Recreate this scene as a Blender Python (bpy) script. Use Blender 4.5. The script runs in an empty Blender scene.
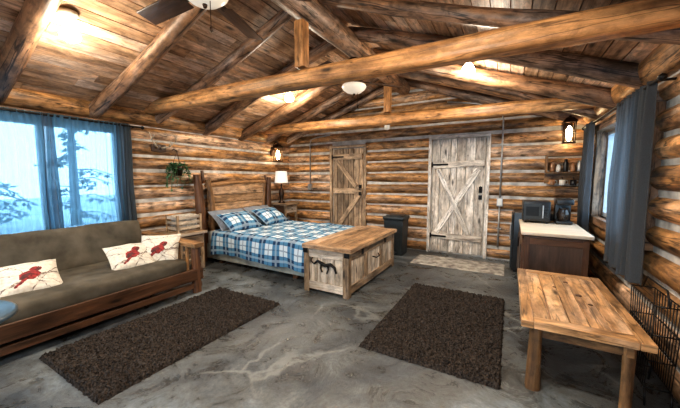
import bpy, bmesh, math, random
from mathutils import Vector, Matrix, Euler, noise
R = random.Random(11)
scene = bpy.context.scene
pi = math.pi

# ------------------------------------------------------------------ materials
def newmat(name):
    m = bpy.data.materials.new(name); m.use_nodes = True
    nt = m.node_tree
    return m, nt, nt.nodes['Principled BSDF'], nt.nodes['Material Output']

def nd(nt, t, **kw):
    n = nt.nodes.new(t)
    for k, v in kw.items():
        if k.startswith('i_'):
            key = k[2:]
            key = int(key) if key.isdigit() else key.replace('_', ' ')
            s = n.inputs[key]
            if isinstance(v, bpy.types.NodeSocket): nt.links.new(v, s)
            else: s.default_value = v
        else: setattr(n, k, v)
    return n

def mth(nt, op, a, b=None, c=None):
    n = nt.nodes.new('ShaderNodeMath'); n.operation = op
    for i, x in enumerate((a, b, c)):
        if x is None: continue
        if isinstance(x, (int, float)): n.inputs[i].default_value = x
        else: nt.links.new(x, n.inputs[i])
    return n.outputs[0]

def ramp(nt, fac, stops, interp='LINEAR'):
    n = nt.nodes.new('ShaderNodeValToRGB'); n.color_ramp.interpolation = interp
    e = n.color_ramp.elements
    while len(e) < len(stops): e.new(0.5)
    for i, (p, c) in enumerate(stops):
        e[i].position = p
        e[i].color = (c[0], c[1], c[2], 1) if hasattr(c, '__len__') else (c, c, c, 1)
    nt.links.new(fac, n.inputs[0]); return n.outputs[0]

def mixc(nt, fac, a, b, mode='MIX'):
    n = nt.nodes.new('ShaderNodeMix'); n.data_type = 'RGBA'; n.blend_type = mode
    for idx, x in ((0, fac), (6, a), (7, b)):
        if isinstance(x, (int, float)): n.inputs[idx].default_value = x
        elif isinstance(x, tuple): n.inputs[idx].default_value = (x[0], x[1], x[2], 1)
        else: nt.links.new(x, n.inputs[idx])
    return n.outputs[2]

def plain(name, col, rough=0.5, metal=0.0, noisy=0.0, scale=30, bump=0.0, spec=0.5):
    m, nt, b, o = newmat(name)
    b.inputs['Roughness'].default_value = rough
    b.inputs['Metallic'].default_value = metal
    b.inputs['Specular IOR Level'].default_value = spec
    tc = nd(nt, 'ShaderNodeTexCoord')
    n = nd(nt, 'ShaderNodeTexNoise', i_Vector=tc.outputs['Object'], i_Scale=scale, i_Detail=5.0)
    lo = tuple(c * (1 - noisy) for c in col); hi = tuple(min(1, c * (1 + noisy)) for c in col)
    c = ramp(nt, n.outputs['Fac'], [(0.3, lo), (0.7, hi)])
    nt.links.new(c, b.inputs['Base Color'])
    if bump:
        bp = nd(nt, 'ShaderNodeBump', i_Strength=bump, i_Distance=0.01, i_Height=n.outputs['Fac'])
        nt.links.new(bp.outputs[0], b.inputs['Normal'])
    return m

def wood(name, light, dark, rough=0.5, sx=1.3, sy=20, stain=0.55, knots=True, bump=0.35, var=0.5, mid=0.47, grey=0.0, checks=0.0, blotch=0.0):
    m, nt, b, o = newmat(name)
    uv = nd(nt, 'ShaderNodeUVMap')
    at = nd(nt, 'ShaderNodeAttribute', attribute_name='rnd')
    def ns(sc, s=1.0, d=7.0, r=0.65, dist=0.9):
        mp = nd(nt, 'ShaderNodeMapping', i_Vector=uv.outputs[0], i_Scale=(sc[0], sc[1], 1))
        return nd(nt, 'ShaderNodeTexNoise', i_Vector=mp.outputs[0], i_Scale=s, i_Detail=d, i_Roughness=r, i_Distortion=dist).outputs['Fac']
    n1 = ns((sx, sy))
    c = ramp(nt, n1, [(mid - 0.17, dark), (mid, tuple((a * 0.55 + q * 0.45) for a, q in zip(light, dark))), (mid + 0.17, light)])
    s = ramp(nt, ns((1.6, 5), 1.3, 6.0, .6), [(0.36, 1 - stain), (0.58, 1.0)])
    c = mixc(nt, 1.0, c, s, 'MULTIPLY')
    if grey:
        g = ramp(nt, mth(nt, 'ADD', ns((.9, 3.2), 1.0, 6.0, .65), mth(nt, 'MULTIPLY', mth(nt, 'SUBTRACT', at.outputs['Fac'], .5), .22)), [(0.48, 0.0), (0.64, grey)])
        lum = nd(nt, 'ShaderNodeHueSaturation', i_Color=c, i_Saturation=0.35, i_Value=1.05)
        c = mixc(nt, g, c, lum.outputs[0])
    if blotch:
        bl = ramp(nt, ns((5, 11), 1.4, 9.0, .72, .4), [(0.40, 1 - blotch), (0.50, 1.0), (0.66, 1.25)])
        c = mixc(nt, 1.0, c, bl, 'MULTIPLY')
    if checks:
        q = mth(nt, 'ABSOLUTE', mth(nt, 'SUBTRACT', ns((.7, 12), 1.0, 3.0, .5, .3), 0.5))
        ck = ramp(nt, q, [(0.004, 1 - checks), (0.014, 1.0)])
        c = mixc(nt, 1.0, c, ck, 'MULTIPLY')
    if knots:
        mp3 = nd(nt, 'ShaderNodeMapping', i_Vector=uv.outputs[0], i_Scale=(2.1, 7, 1))
        vo = nd(nt, 'ShaderNodeTexVoronoi', i_Vector=mp3.outputs[0], i_Scale=1.0)
        k = ramp(nt, vo.outputs['Distance'], [(0.06, 0.2), (0.15, 1.0)])
        c = mixc(nt, 1.0, c, k, 'MULTIPLY')
    v = mth(nt, 'MULTIPLY_ADD', at.outputs['Fac'], var, 1 - var * 0.5)
    hs = nd(nt, 'ShaderNodeHueSaturation', i_Color=c, i_Value=v)
    nt.links.new(hs.outputs[0], b.inputs['Base Color'])
    b.inputs['Roughness'].default_value = rough
    bp = nd(nt, 'ShaderNodeBump', i_Strength=bump, i_Distance=0.008, i_Height=n1)
    nt.links.new(bp.outputs[0], b.inputs['Normal'])
    return m

def emis(name, col, s):
    m, nt, b, o = newmat(name)
    b.inputs['Base Color'].default_value = (*col, 1)
    b.inputs['Emission Color'].default_value = (*col, 1)
    b.inputs['Emission Strength'].default_value = s
    return m

M_log = wood('log_honey', (0.82, 0.43, 0.165), (0.15, 0.078, 0.042), rough=0.40, stain=0.68, sy=11, grey=.45, checks=.8, blotch=.5, bump=.5, var=.65)
M_logend = wood('log_end', (0.45, 0.28, 0.13), (0.15, 0.08, 0.04))
M_rafter = wood('rafter_wood', (0.48, 0.265, 0.14), (0.085, 0.05, 0.034), stain=0.62, rough=0.5, grey=.5, checks=.8, blotch=.5, sy=13)
M_tie = wood('tie_beam_wood', (0.76, 0.40, 0.165), (0.29, 0.135, 0.055), stain=0.45, rough=0.42, checks=.6, blotch=.3)
M_ceil = wood('ceiling_board', (0.74, 0.46, 0.27), (0.27, 0.15, 0.088), stain=0.45, var=0.8, sy=26, rough=0.5, blotch=.4, grey=.5)
M_door = wood('weathered_pine', (0.92, 0.84, 0.75), (0.46, 0.38, 0.31), stain=0.40, sy=18, rough=0.65, blotch=.35, grey=.6, checks=.6, var=.35)
M_door2 = wood('barn_board', (0.62, 0.45, 0.30), (0.19, 0.12, 0.075), stain=0.55, rough=0.65, blotch=.4)
M_honey = wood('honey_pine', (0.72, 0.42, 0.20), (0.25, 0.125, 0.052), stain=0.55, rough=0.33, sy=14, knots=True, blotch=.4, checks=.6, grey=.3)
M_chest = wood('chest_pine', (0.52, 0.36, 0.22), (0.16, 0.10, 0.06), stain=0.6, rough=0.5, blotch=.4, grey=.6)
M_chesttop = wood('chest_lid_pine', (0.62, 0.385, 0.21), (0.20, 0.11, 0.055), stain=0.5, rough=0.45, blotch=.4, checks=.5, grey=.3)
M_chestlight = wood('chest_pale', (0.74, 0.61, 0.46), (0.28, 0.19, 0.125), stain=0.5, rough=0.6, blotch=.35, grey=.5)
M_leg = wood('peeled_log_leg', (0.42, 0.23, 0.10), (0.10, 0.05, 0.025), stain=.6, blotch=.4)
M_dark = wood('dark_stained', (0.17, 0.08, 0.038), (0.045, 0.02, 0.012), stain=0.5, rough=0.4)
M_cab = wood('cabinet_wood', (0.10, 0.058, 0.038), (0.035, 0.02, 0.014), stain=0.4, rough=0.4)
M_black = plain('black_iron', (0.014, 0.013, 0.013), 0.45, 0.6, 0.3)
M_blkplastic = plain('black_plastic', (0.012, 0.013, 0.015), 0.3, 0, 0.2)
M_bronze = plain('dark_bronze', (0.05, 0.03, 0.02), 0.35, 0.8, 0.2)
M_fanblade = wood('fan_blade', (0.11, 0.055, 0.03), (0.04, 0.02, 0.012), knots=False, stain=0.3)
M_steel = plain('galvanised_steel', (0.42, 0.42, 0.42), 0.4, 0.7, 0.15)
M_white = wood('pale_counter', (0.80, 0.69, 0.56), (0.62, 0.50, 0.38), rough=0.3, stain=.1, knots=False, var=.1, bump=.05)
M_offw = plain('white_plastic', (0.7, 0.68, 0.63), 0.4, 0, 0.05)
M_chink = plain('chinking_mortar', (0.50, 0.48, 0.45), 0.9, 0, 0.35, 9, 0.5)
M_futon = plain('futon_cloth', (0.085, 0.074, 0.057), 0.9, 0, 0.4, 6, 0.3, 0.2)
M_bedbase = plain('bed_base_paint', (0.30, 0.31, 0.28), 0.7, 0, 0.35, 8)
M_grey = plain('grey_linen', (0.20, 0.22, 0.25), 0.9, 0, 0.2, 20)
M_sheet = plain('mattress_cloth', (0.55, 0.56, 0.56), 0.9, 0, 0.1, 20)
M_tabletop = plain('blue_grey_top', (0.06, 0.095, 0.13), 0.3, 0, 0.3, 12)
M_leaf = plain('leaf_green', (0.07, 0.17, 0.08), 0.5, 0, 0.6, 40)
M_antler = plain('antler_bone', (0.5, 0.42, 0.32), 0.6, 0, 0.3)
M_winframe = plain('window_vinyl', (0.50, 0.54, 0.57), 0.5, 0, 0.1)
M_trash = plain('trash_grey', (0.02, 0.026, 0.03), 0.45, 0, 0.3)
M_bulb = emis('bulb_glow', (1.0, 0.86, 0.64), 60)
M_lantern = emis('lantern_glow', (1.0, 0.74, 0.42), 24)
M_bowl = plain('frosted_bowl', (0.78, 0.74, 0.66), 0.25, 0, 0.05, 5)
M_bowl.node_tree.nodes['Principled BSDF'].inputs['Emission Color'].default_value = (1, .9, .75, 1)
M_bowl.node_tree.nodes['Principled BSDF'].inputs['Emission Strength'].default_value = 0.25
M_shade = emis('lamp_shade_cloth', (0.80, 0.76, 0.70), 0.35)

def shag():
    m, nt, b, o = newmat('rug_shag')
    tc = nd(nt, 'ShaderNodeTexCoord')
    n = nd(nt, 'ShaderNodeTexNoise', i_Vector=tc.outputs['Object'], i_Scale=90.0, i_Detail=3.0)
    c = ramp(nt, n.outputs['Fac'], [(0.35, (0.010, 0.009, 0.009)), (0.68, (0.072, 0.058, 0.049))])
    nt.links.new(c, b.inputs['Base Color']); b.inputs['Roughness'].default_value = 0.95
    b.inputs['Specular IOR Level'].default_value = 0.1
    return m
M_rug = shag()

def floor_mat():
    m, nt, b, o = newmat('concrete_floor')
    tc = nd(nt, 'ShaderNodeTexCoord'); v = tc.outputs['Object']
    n1 = nd(nt, 'ShaderNodeTexNoise', i_Vector=v, i_Scale=0.9, i_Detail=9.0, i_Roughness=0.62, i_Distortion=1.0)
    n2 = nd(nt, 'ShaderNodeTexNoise', i_Vector=v, i_Scale=2.4, i_Detail=13.0, i_Roughness=0.75, i_Distortion=1.8)
    n3 = nd(nt, 'ShaderNodeTexNoise', i_Vector=v, i_Scale=40.0, i_Detail=7.0, i_Roughness=.7)
    c1 = ramp(nt, n1.outputs['Fac'], [(0.34, (0.034, 0.037, 0.042)), (0.44, (0.070, 0.077, 0.083)), (0.53, (0.112, 0.118, 0.118)), (0.66, (0.165, 0.190, 0.205))])
    c2 = ramp(nt, n2.outputs['Fac'], [(0.36, (0.38, 0.36, 0.34)), (0.46, (0.80, 0.79, 0.77)), (0.55, (1.06, 1.09, 1.13)), (0.68, (1.7, 1.7, 1.65))])
    c = mixc(nt, 0.95, c1, c2, 'MULTIPLY')
    c = mixc(nt, 0.6, c, ramp(nt, n3.outputs['Fac'], [(0.32, 0.45), (0.68, 1.45)]), 'MULTIPLY')
    wn = nd(nt, 'ShaderNodeTexNoise', i_Vector=v, i_Scale=2.2, i_Detail=6.0)
    mv = nd(nt, 'ShaderNodeMix', data_type='VECTOR'); mv.inputs[0].default_value = 0.3
    nt.links.new(v, mv.inputs[4]); nt.links.new(wn.outputs['Color'], mv.inputs[5])
    vo = nd(nt, 'ShaderNodeTexVoronoi', feature='DISTANCE_TO_EDGE', i_Scale=0.85)
    nt.links.new(mv.outputs[1], vo.inputs['Vector'])
    cr = ramp(nt, vo.outputs['Distance'], [(0.003, 1.0), (0.010, 0.0)])
    n4 = nd(nt, 'ShaderNodeTexNoise', i_Vector=v, i_Scale=1.3, i_Detail=2.0)
    gate = ramp(nt, n4.outputs['Fac'], [(0.50, 0.0), (0.58, 0.35)])
    cf = mth(nt, 'MULTIPLY', cr, gate)
    c = mixc(nt, cf, c, (0.34, 0.35, 0.33))
    nt.links.new(c, b.inputs['Base Color'])
    r = ramp(nt, n2.outputs['Fac'], [(0.35, 0.20), (0.65, 0.46)])
    nt.links.new(r, b.inputs['Roughness'])
    bp = nd(nt, 'ShaderNodeBump', i_Strength=0.6, i_Distance=0.02, i_Height=n2.outputs['Fac'])
    nt.links.new(bp.outputs[0], b.inputs['Normal'])
    return m
M_floor = floor_mat()

def plaid():
    m, nt, b, o = newmat('blue_plaid')
    uv = nd(nt, 'ShaderNodeUVMap'); sp = nd(nt, 'ShaderNodeSeparateXYZ', i_Vector=uv.outputs[0])
    def bands(x):
        f = mth(nt, 'FRACT', mth(nt, 'DIVIDE', x, 0.27))
        wide = mth(nt, 'LESS_THAN', f, 0.47)
        thin = mth(nt, 'LESS_THAN', mth(nt, 'ABSOLUTE', mth(nt, 'SUBTRACT', f, 0.73)), 0.035)
        dk = mth(nt, 'LESS_THAN', mth(nt, 'ABSOLUTE', mth(nt, 'SUBTRACT', f, 0.235)), 0.06)
        return wide, thin, dk
    a = bands(sp.outputs[0]); c_ = bands(sp.outputs[1])
    s = mth(nt, 'MULTIPLY', mth(nt, 'ADD', a[0], c_[0]), 0.5)
    c = ramp(nt, s, [(0.0, (0.58, 0.66, 0.71)), (0.25, (0.085, 0.22, 0.36)), (0.75, (0.018, 0.05, 0.11))], 'CONSTANT')
    t = mth(nt, 'MAXIMUM', a[1], c_[1])
    c = mixc(nt, mth(nt, 'MULTIPLY', t, 0.55), c, (0.03, 0.08, 0.16))
    d = mth(nt, 'MAXIMUM', a[2], c_[2])
    c = mixc(nt, mth(nt, 'MULTIPLY', d, 0.45), c, (0.45, 0.55, 0.62))
    nt.links.new(c, b.inputs['Base Color']); b.inputs['Roughness'].default_value = 0.9
    b.inputs['Specular IOR Level'].default_value = 0.15
    return m
M_plaid = plaid()

def cardinal():
    m, nt, b, o = newmat('cardinal_print')
    uv = nd(nt, 'ShaderNodeUVMap')
    nz = nd(nt, 'ShaderNodeTexNoise', i_Vector=uv.outputs[0], i_Scale=9.0, i_Detail=5.0)
    n2 = nd(nt, 'ShaderNodeTexNoise', i_Vector=uv.outputs[0], i_Scale=16.0, i_Detail=4.0)
    sp = nd(nt, 'ShaderNodeSeparateXYZ', i_Vector=uv.outputs[0])
    du = mth(nt, 'MULTIPLY', mth(nt, 'SUBTRACT', nz.outputs['Fac'], 0.5), 0.2)
    u = mth(nt, 'ADD', sp.outputs[0], du); v = mth(nt, 'ADD', sp.outputs[1], du)
    def ell(cu, cv, a, bb, ang=0):
        x = mth(nt, 'SUBTRACT', u, cu); y = mth(nt, 'SUBTRACT', v, cv)
        xr = mth(nt, 'ADD', mth(nt, 'MULTIPLY', x, math.cos(ang)), mth(nt, 'MULTIPLY', y, math.sin(ang)))
        yr = mth(nt, 'SUBTRACT', mth(nt, 'MULTIPLY', y, math.cos(ang)), mth(nt, 'MULTIPLY', x, math.sin(ang)))
        q = mth(nt, 'ADD', mth(nt, 'POWER', mth(nt, 'ABSOLUTE', mth(nt, 'DIVIDE', xr, a)), 2), mth(nt, 'POWER', mth(nt, 'ABSOLUTE', mth(nt, 'DIVIDE', yr, bb)), 2))
        return mth(nt, 'LESS_THAN', q, 1.0)
    def line(k, c0, w, swap=False):
        a, b_ = (u, v) if swap else (v, u)
        return mth(nt, 'LESS_THAN', mth(nt, 'ABSOLUTE', mth(nt, 'SUBTRACT', a, mth(nt, 'MULTIPLY_ADD', b_, k, c0))), w)
    c = ramp(nt, n2.outputs['Fac'], [(.35, (0.50, 0.45, 0.38)), (.6, (0.64, 0.60, 0.52))])
    br = line(.35, .14, .03)
    for (k, c0, w, sw) in ((.8, .45, .016, True), (-.5, .62, .014, False), (.15, .75, .012, False), (-.7, .8, .014, True)): br = mth(nt, 'MAXIMUM', br, line(k, c0, w, sw))
    brf = mth(nt, 'MULTIPLY', br, ramp(nt, n2.outputs['Fac'], [(.42, .15), (.52, 1.0)]))
    c = mixc(nt, brf, c, (0.17, 0.13, 0.11))
    red = mth(nt, 'MAXIMUM', ell(0.50, 0.42, 0.19, 0.14, 0.6), mth(nt, 'MAXIMUM', ell(0.62, 0.60, 0.085, 0.09), ell(0.34, 0.22, 0.13, 0.035, 0.8)))
    c = mixc(nt, red, c, ramp(nt, n2.outputs['Fac'], [(.4, (.10, .012, .012)), (.58, (0.30, 0.03, 0.028))]))
    dk = mth(nt, 'MAXIMUM', ell(0.66, 0.57, 0.035, 0.045), ell(0.43, 0.40, 0.12, 0.05, 0.7))
    c = mixc(nt, mth(nt, 'MULTIPLY', dk, 0.75), c, (0.04, 0.025, 0.025))
    nt.links.new(c, b.inputs['Base Color']); b.inputs['Roughness'].default_value = 0.9
    return m
M_card = cardinal()

def matmat():
    m, nt, b, o = newmat('door_mat_weave')
    tc = nd(nt, 'ShaderNodeTexCoord')
    n = nd(nt, 'ShaderNodeTexNoise', i_Vector=tc.outputs['Object'], i_Scale=9.0, i_Detail=6.0)
    vo = nd(nt, 'ShaderNodeTexVoronoi', i_Vector=tc.outputs['Object'], i_Scale=14.0)
    c = ramp(nt, n.outputs['Fac'], [(0.35, (0.17, 0.15, 0.14)), (0.6, (0.40, 0.38, 0.34))])
    c = mixc(nt, 0.5, c, ramp(nt, vo.outputs['Distance'], [(0.2, 0.6), (0.5, 1.2)]), 'MULTIPLY')
    nt.links.new(c, b.inputs['Base Color']); b.inputs['Roughness'].default_value = 0.95
    return m
M_mat = matmat()

def sheer(name, col, alpha, tl_gain=1.0, tint=(.62, .80, .90)):
    m, nt, b, o = newmat(name)
    nt.nodes.remove(b)
    tr = nd(nt, 'ShaderNodeBsdfTransparent', i_Color=(*tint, 1)); tl = nd(nt, 'ShaderNodeBsdfTranslucent', i_Color=(min(1, col[0]*tl_gain), min(1, col[1]*tl_gain), min(1, col[2]*tl_gain), 1))
    tc = nd(nt, 'ShaderNodeTexCoord')
    nz = nd(nt, 'ShaderNodeTexNoise', i_Vector=tc.outputs['Object'], i_Scale=200.0)
    cc = ramp(nt, nz.outputs['Fac'], [(0.3, tuple(c*.8 for c in col)), (0.7, tuple(c*1.2 for c in col))])
    df = nd(nt, 'ShaderNodeBsdfDiffuse', i_Color=cc)
    a = nd(nt, 'ShaderNodeMixShader', i_0=0.6); nt.links.new(df.outputs[0], a.inputs[1]); nt.links.new(tl.outputs[0], a.inputs[2])
    c = nd(nt, 'ShaderNodeMixShader', i_0=alpha); nt.links.new(tr.outputs[0], c.inputs[1]); nt.links.new(a.outputs[0], c.inputs[2])
    nt.links.new(c.outputs[0], o.inputs['Surface'])
    return m
M_sheer = sheer('curtain_sheer', (0.14, 0.25, 0.33), 0.62, 1.3)
M_curt = sheer('curtain_dense', (0.13, 0.165, 0.20), 0.88, 1.0)
M_curtR = sheer('curtain_slate', (0.15, 0.165, 0.185), 0.92, .6)

def glass():
    m, nt, b, o = newmat('window_glass')
    nt.nodes.remove(b)
    tr = nd(nt, 'ShaderNodeBsdfTransparent'); gl = nd(nt, 'ShaderNodeBsdfGlossy', i_Roughness=0.02)
    c = nd(nt, 'ShaderNodeMixShader', i_0=0.06); nt.links.new(tr.outputs[0], c.inputs[1]); nt.links.new(gl.outputs[0], c.inputs[2])
    nt.links.new(c.outputs[0], o.inputs['Surface']); return m
M_glass = glass()
M_bark = plain('tree_bark', (0.07, 0.08, 0.09), 0.9, 0, 0.4)
M_needle = plain('pine_needles', (0.09, 0.15, 0.16), 0.9, 0, 0.6, 3)
M_snow = plain('snow_ground', (0.40, 0.49, 0.55), 0.9, 0, 0.4, 2)
M_jar = plain('jar_ceramic', (0.35, 0.18, 0.09), 0.35, 0, 0.4, 25)
M_paper = plain('magazine_paper', (0.5, 0.46, 0.4), 0.7, 0, 0.5, 30)

# ------------------------------------------------------------------ mesh builder
def basis(p0, p1, up=Vector((0, 0, 1))):
    x = (Vector(p1) - Vector(p0)).normalized()
    if abs(x.dot(up)) > 0.95: up = Vector((0, 1, 0))
    y = up.cross(x).normalized(); z = x.cross(y)
    return Matrix((x, y, z)).transposed()

class MB:
    def __init__(s):
        s.v = []; s.f = []; s.uv = []; s.m = []; s.sm = []; s.r = []; s.mats = []
    def mi(s, mat):
        if mat not in s.mats: s.mats.append(mat)
        return s.mats.index(mat)
    def add(s, vs, fs, uvs, mat, smooth=False, rnd=None):
        o = len(s.v); s.v += [tuple(v) for v in vs]; k = s.mi(mat)
        if rnd is None: rnd = R.random()
        for f, u in zip(fs, uvs):
            s.f.append([i + o for i in f]); s.uv.append(u); s.m.append(k); s.sm.append(smooth); s.r.append(rnd)
    def box(s, c, size, mat, rot=None, rnd=None, taper=None):
        c = Vector(c); h = [q / 2 for q in size]; L = max(range(3), key=lambda i: size[i])
        if rot is None: rot = Matrix.Identity(3)
        elif isinstance(rot, tuple): rot = Euler(rot).to_matrix()
        lv = [Vector((sx * h[0], sy * h[1], sz * h[2])) for sx in (-1, 1) for sy in (-1, 1) for sz in (-1, 1)]
        if taper:
            for v in lv:
                if v.z > 0: v.x *= taper; v.y *= taper
        fs = [(0, 1, 3, 2), (4, 6, 7, 5), (0, 4, 5, 1), (2, 3, 7, 6), (0, 2, 6, 4), (1, 5, 7, 3)]
        ax = [0, 0, 1, 1, 2, 2]; ou, ov = R.random() * 20, R.random() * 20
        uvs = []
        for f, a in zip(fs, ax):
            oth = [i for i in range(3) if i != a]
            if L in oth: U = L; V = [i for i in oth if i != L][0]; sc = 1
            else: U, V = oth; sc = 0.3
            uvs.append([(lv[i][U] * sc + ou, lv[i][V] + ov + a * 0.37) for i in f])
        s.add([c + rot @ v for v in lv], fs, uvs, mat, False, rnd)
    def beam(s, p0, p1, w, h, mat, rnd=None, up=Vector((0, 0, 1))):
        p0, p1 = Vector(p0), Vector(p1)
        s.box((p0 + p1) / 2, ((p1 - p0).length, w, h), mat, basis(p0, p1, up), rnd)
    def log(s, p0, p1, r, mat, r1=None, seg=14, jit=0.06, end=None, step=0.22, rnd=None, bend=0.0, sq=0.0):
        p0, p1 = Vector(p0), Vector(p1); r1 = r if r1 is None else r1
        B = basis(p0, p1); Ln = (p1 - p0).length; n = max(2, int(Ln / step) + 1)
        if rnd is None: rnd = R.random()
        ou, ov = R.random() * 30, R.random() * 30; sd = R.random() * 100
        vs = []; bx, by = (R.random() - .5) * 2 * bend, (R.random() - .5) * 2 * bend
        for i in range(n + 1):
            t = i / n; rr = r + (r1 - r) * t; sag = math.sin(pi * t)
            for j in range(seg):
                a = 2 * pi * j / seg
                q = rr * (1 + jit * noise.noise(Vector((t * Ln * 1.5 + sd, math.cos(a) * .8, math.sin(a) * .8))) * 1.6)
                if sq: q *= 1 + sq * (abs(math.sin(2 * a)) ** 1.5)
                vs.append(p0 + B @ Vector((t * Ln, math.cos(a) * q + bx * sag, math.sin(a) * q + by * sag)))
        fs = []; uvs = []
        for i in range(n):
            for j in range(seg):
                k = (j + 1) % seg
                fs.append((i * seg + j, i * seg + k, (i + 1) * seg + k, (i + 1) * seg + j))
                u0, u1 = ou + Ln * i / n, ou + Ln * (i + 1) / n
                w = 2 * pi * r / seg; v0, v1 = ov + j * w, ov + (j + 1) * w
                uvs.append([(u0, v0), (u0, v1), (u1, v1), (u1, v0)])
        s.add(vs, fs, uvs, mat, True, rnd)
        e = end or mat
        for base, rev in ((0, True), (n * seg, False)):
            c = [vs[base + j] for j in range(seg)]
            idx = list(range(seg));
            if rev: idx = idx[::-1]
            s.add(c, [idx], [[(ou + math.cos(2 * pi * j / seg) * r, ov + math.sin(2 * pi * j / seg) * r) for j in idx]], e, False, rnd)
    def cyl(s, p0, p1, r, mat, r1=None, seg=20):
        s.log(p0, p1, r, mat, r1, seg, 0.0, step=100)
    def lathe(s, prof, c, mat, seg=24, rot=None, smooth=True):
        c = Vector(c); rot = rot or Matrix.Identity(3); vs = []
        for (r, z) in prof:
            for j in range(seg):
                a = 2 * pi * j / seg; vs.append(c + rot @ Vector((r * math.cos(a), r * math.sin(a), z)))
        fs = []; uvs = []
        for i in range(len(prof) - 1):
            for j in range(seg):
                k = (j + 1) % seg
                fs.append((i * seg + j, i * seg + k, (i + 1) * seg + k, (i + 1) * seg + j))
                uvs.append([(j / seg, i * .1), ((j + 1) / seg, i * .1), ((j + 1) / seg, (i + 1) * .1), (j / seg, (i + 1) * .1)])
        s.add(vs, fs, uvs, mat, smooth)
    def tube(s, pts, r, mat, seg=8):
        pts = [Vector(p) for p in pts]; vs = []; n = len(pts)
        for i, p in enumerate(pts):
            d = (pts[min(i + 1, n - 1)] - pts[max(i - 1, 0)]); B = basis((0, 0, 0), d)
            rr = r(i / (n - 1)) if callable(r) else r
            for j in range(seg):
                a = 2 * pi * j / seg; vs.append(p + B @ Vector((0, math.cos(a) * rr, math.sin(a) * rr)))
        fs = [(i * seg + j, i * seg + (j + 1) % seg, (i + 1) * seg + (j + 1) % seg, (i + 1) * seg + j) for i in range(n - 1) for j in range(seg)]
        fs += [tuple(range(seg))[::-1], tuple(range((n - 1) * seg, n * seg))]
        s.add(vs, fs, [[(0.1 * q, 0.05 * q) for q in range(len(f))] for f in fs], mat, True)
    def grid(s, fn, nu, nv, mat, uvf=None, smooth=True):
        vs = []; us = []
        for i in range(nu + 1):
            for j in range(nv + 1):
                vs.append(fn(i / nu, j / nv)); us.append(uvf(i / nu, j / nv) if uvf else (i / nu, j / nv))
        fs = []; uvs = []
        for i in range(nu):
            for j in range(nv):
                q = (i * (nv + 1) + j, (i + 1) * (nv + 1) + j, (i + 1) * (nv + 1) + j + 1, i * (nv + 1) + j + 1)
                fs.append(q); uvs.append([us[k] for k in q])
        s.add(vs, fs, uvs, mat, smooth)
    def rbox(s, c, size, r, mat, rot=None, seg=3, wob=0.0):
        bm = bmesh.new(); bmesh.ops.create_cube(bm, size=1)
        for v in bm.verts: v.co = Vector((v.co.x * size[0], v.co.y * size[1], v.co.z * size[2]))
        if wob:
            bmesh.ops.subdivide_edges(bm, edges=bm.edges[:], cuts=11, use_grid_fill=True)
            hx, hy, hz = [q / 2 for q in size]
            for v in bm.verts:
                p = v.co.copy(); inner = Vector((max(-hx + r, min(hx - r, p.x)), max(-hy + r, min(hy - r, p.y)), max(-hz + r, min(hz - r, p.z))))
                d = p - inner
                if d.length > 1e-6: p = inner + d.normalized() * min(r, d.length)
                nn = noise.noise_vector(p * 5 + Vector((c[0], c[1], 3)))
                v.co = p + nn * wob
        else:
            bmesh.ops.bevel(bm, geom=bm.edges[:], offset=r, segments=seg, profile=0.5, affect='EDGES')
        rot = Matrix.Identity(3) if rot is None else (Euler(rot).to_matrix() if isinstance(rot, tuple) else rot)
        bm.normal_update(); bm.verts.index_update()
        vs = [Vector(c) + rot @ v.co for v in bm.verts]; fs = []; uvs = []
        for f in bm.faces:
            n = [abs(q) for q in f.normal]; a = n.index(max(n)); o = [i for i in range(3) if i != a]
            fs.append([v.index for v in f.verts]); uvs.append([(v.co[o[0]], v.co[o[1]]) for v in f.verts])
        bm.free(); s.add(vs, fs, uvs, mat, True)
    def cushion(s, c, w, h, t, mat, rot=None, uvm=None, n=18):
        c = Vector(c); rot = Matrix.Identity(3) if rot is None else (Euler(rot).to_matrix() if isinstance(rot, tuple) else rot)
        sd = R.random() * 50
        for sg in (1, -1):
            def fn(u, v):
                a, b = u * 2 - 1, v * 2 - 1
                e = max(0, (1 - abs(a) ** 2.6) * (1 - abs(b) ** 2.6)) ** 0.5
                x = a * w / 2 * (1 - 0.07 * (1 - b * b)); y = b * h / 2 * (1 - 0.07 * (1 - a * a))
                z = sg * t / 2 * e + 0.025 * noise.noise(Vector((a * 2 + sd, b * 2, 0))) * e
                return c + rot @ Vector((x, y, z))
            def uvf(u, v):
                return (u * uvm * w + .07, v * uvm * h + .03) if uvm else (u, v)
            s.grid(fn, n, n, mat, uvf)
    def build(s, name, bevel=0.0, parent=None):
        me = bpy.data.meshes.new(name)
        xs = [min(v[i] for v in s.v) for i in range(3)]; ys = [max(v[i] for v in s.v) for i in range(3)]
        c = Vector(((xs[0] + ys[0]) / 2, (xs[1] + ys[1]) / 2, xs[2]))
        me.from_pydata([tuple(Vector(v) - c) for v in s.v], [], s.f)
        for m in s.mats: me.materials.append(m)
        me.polygons.foreach_set('material_index', s.m); me.polygons.foreach_set('use_smooth', s.sm)
        uvl = me.uv_layers.new(name='UVMap'); flat = []
        for u in s.uv:
            for q in u: flat += [q[0], q[1]]
        uvl.data.foreach_set('uv', flat)
        at = me.attributes.new('rnd', 'FLOAT', 'FACE'); at.data.foreach_set('value', s.r)
        me.update()
        ob = bpy.data.objects.new(name, me); ob.location = c; scene.collection.objects.link(ob)
        if bevel:
            b = ob.modifiers.new('bev', 'BEVEL'); b.width = bevel; b.segments = 2; b.limit_method = 'ANGLE'; b.angle_limit = math.radians(50)
        return ob

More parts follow.
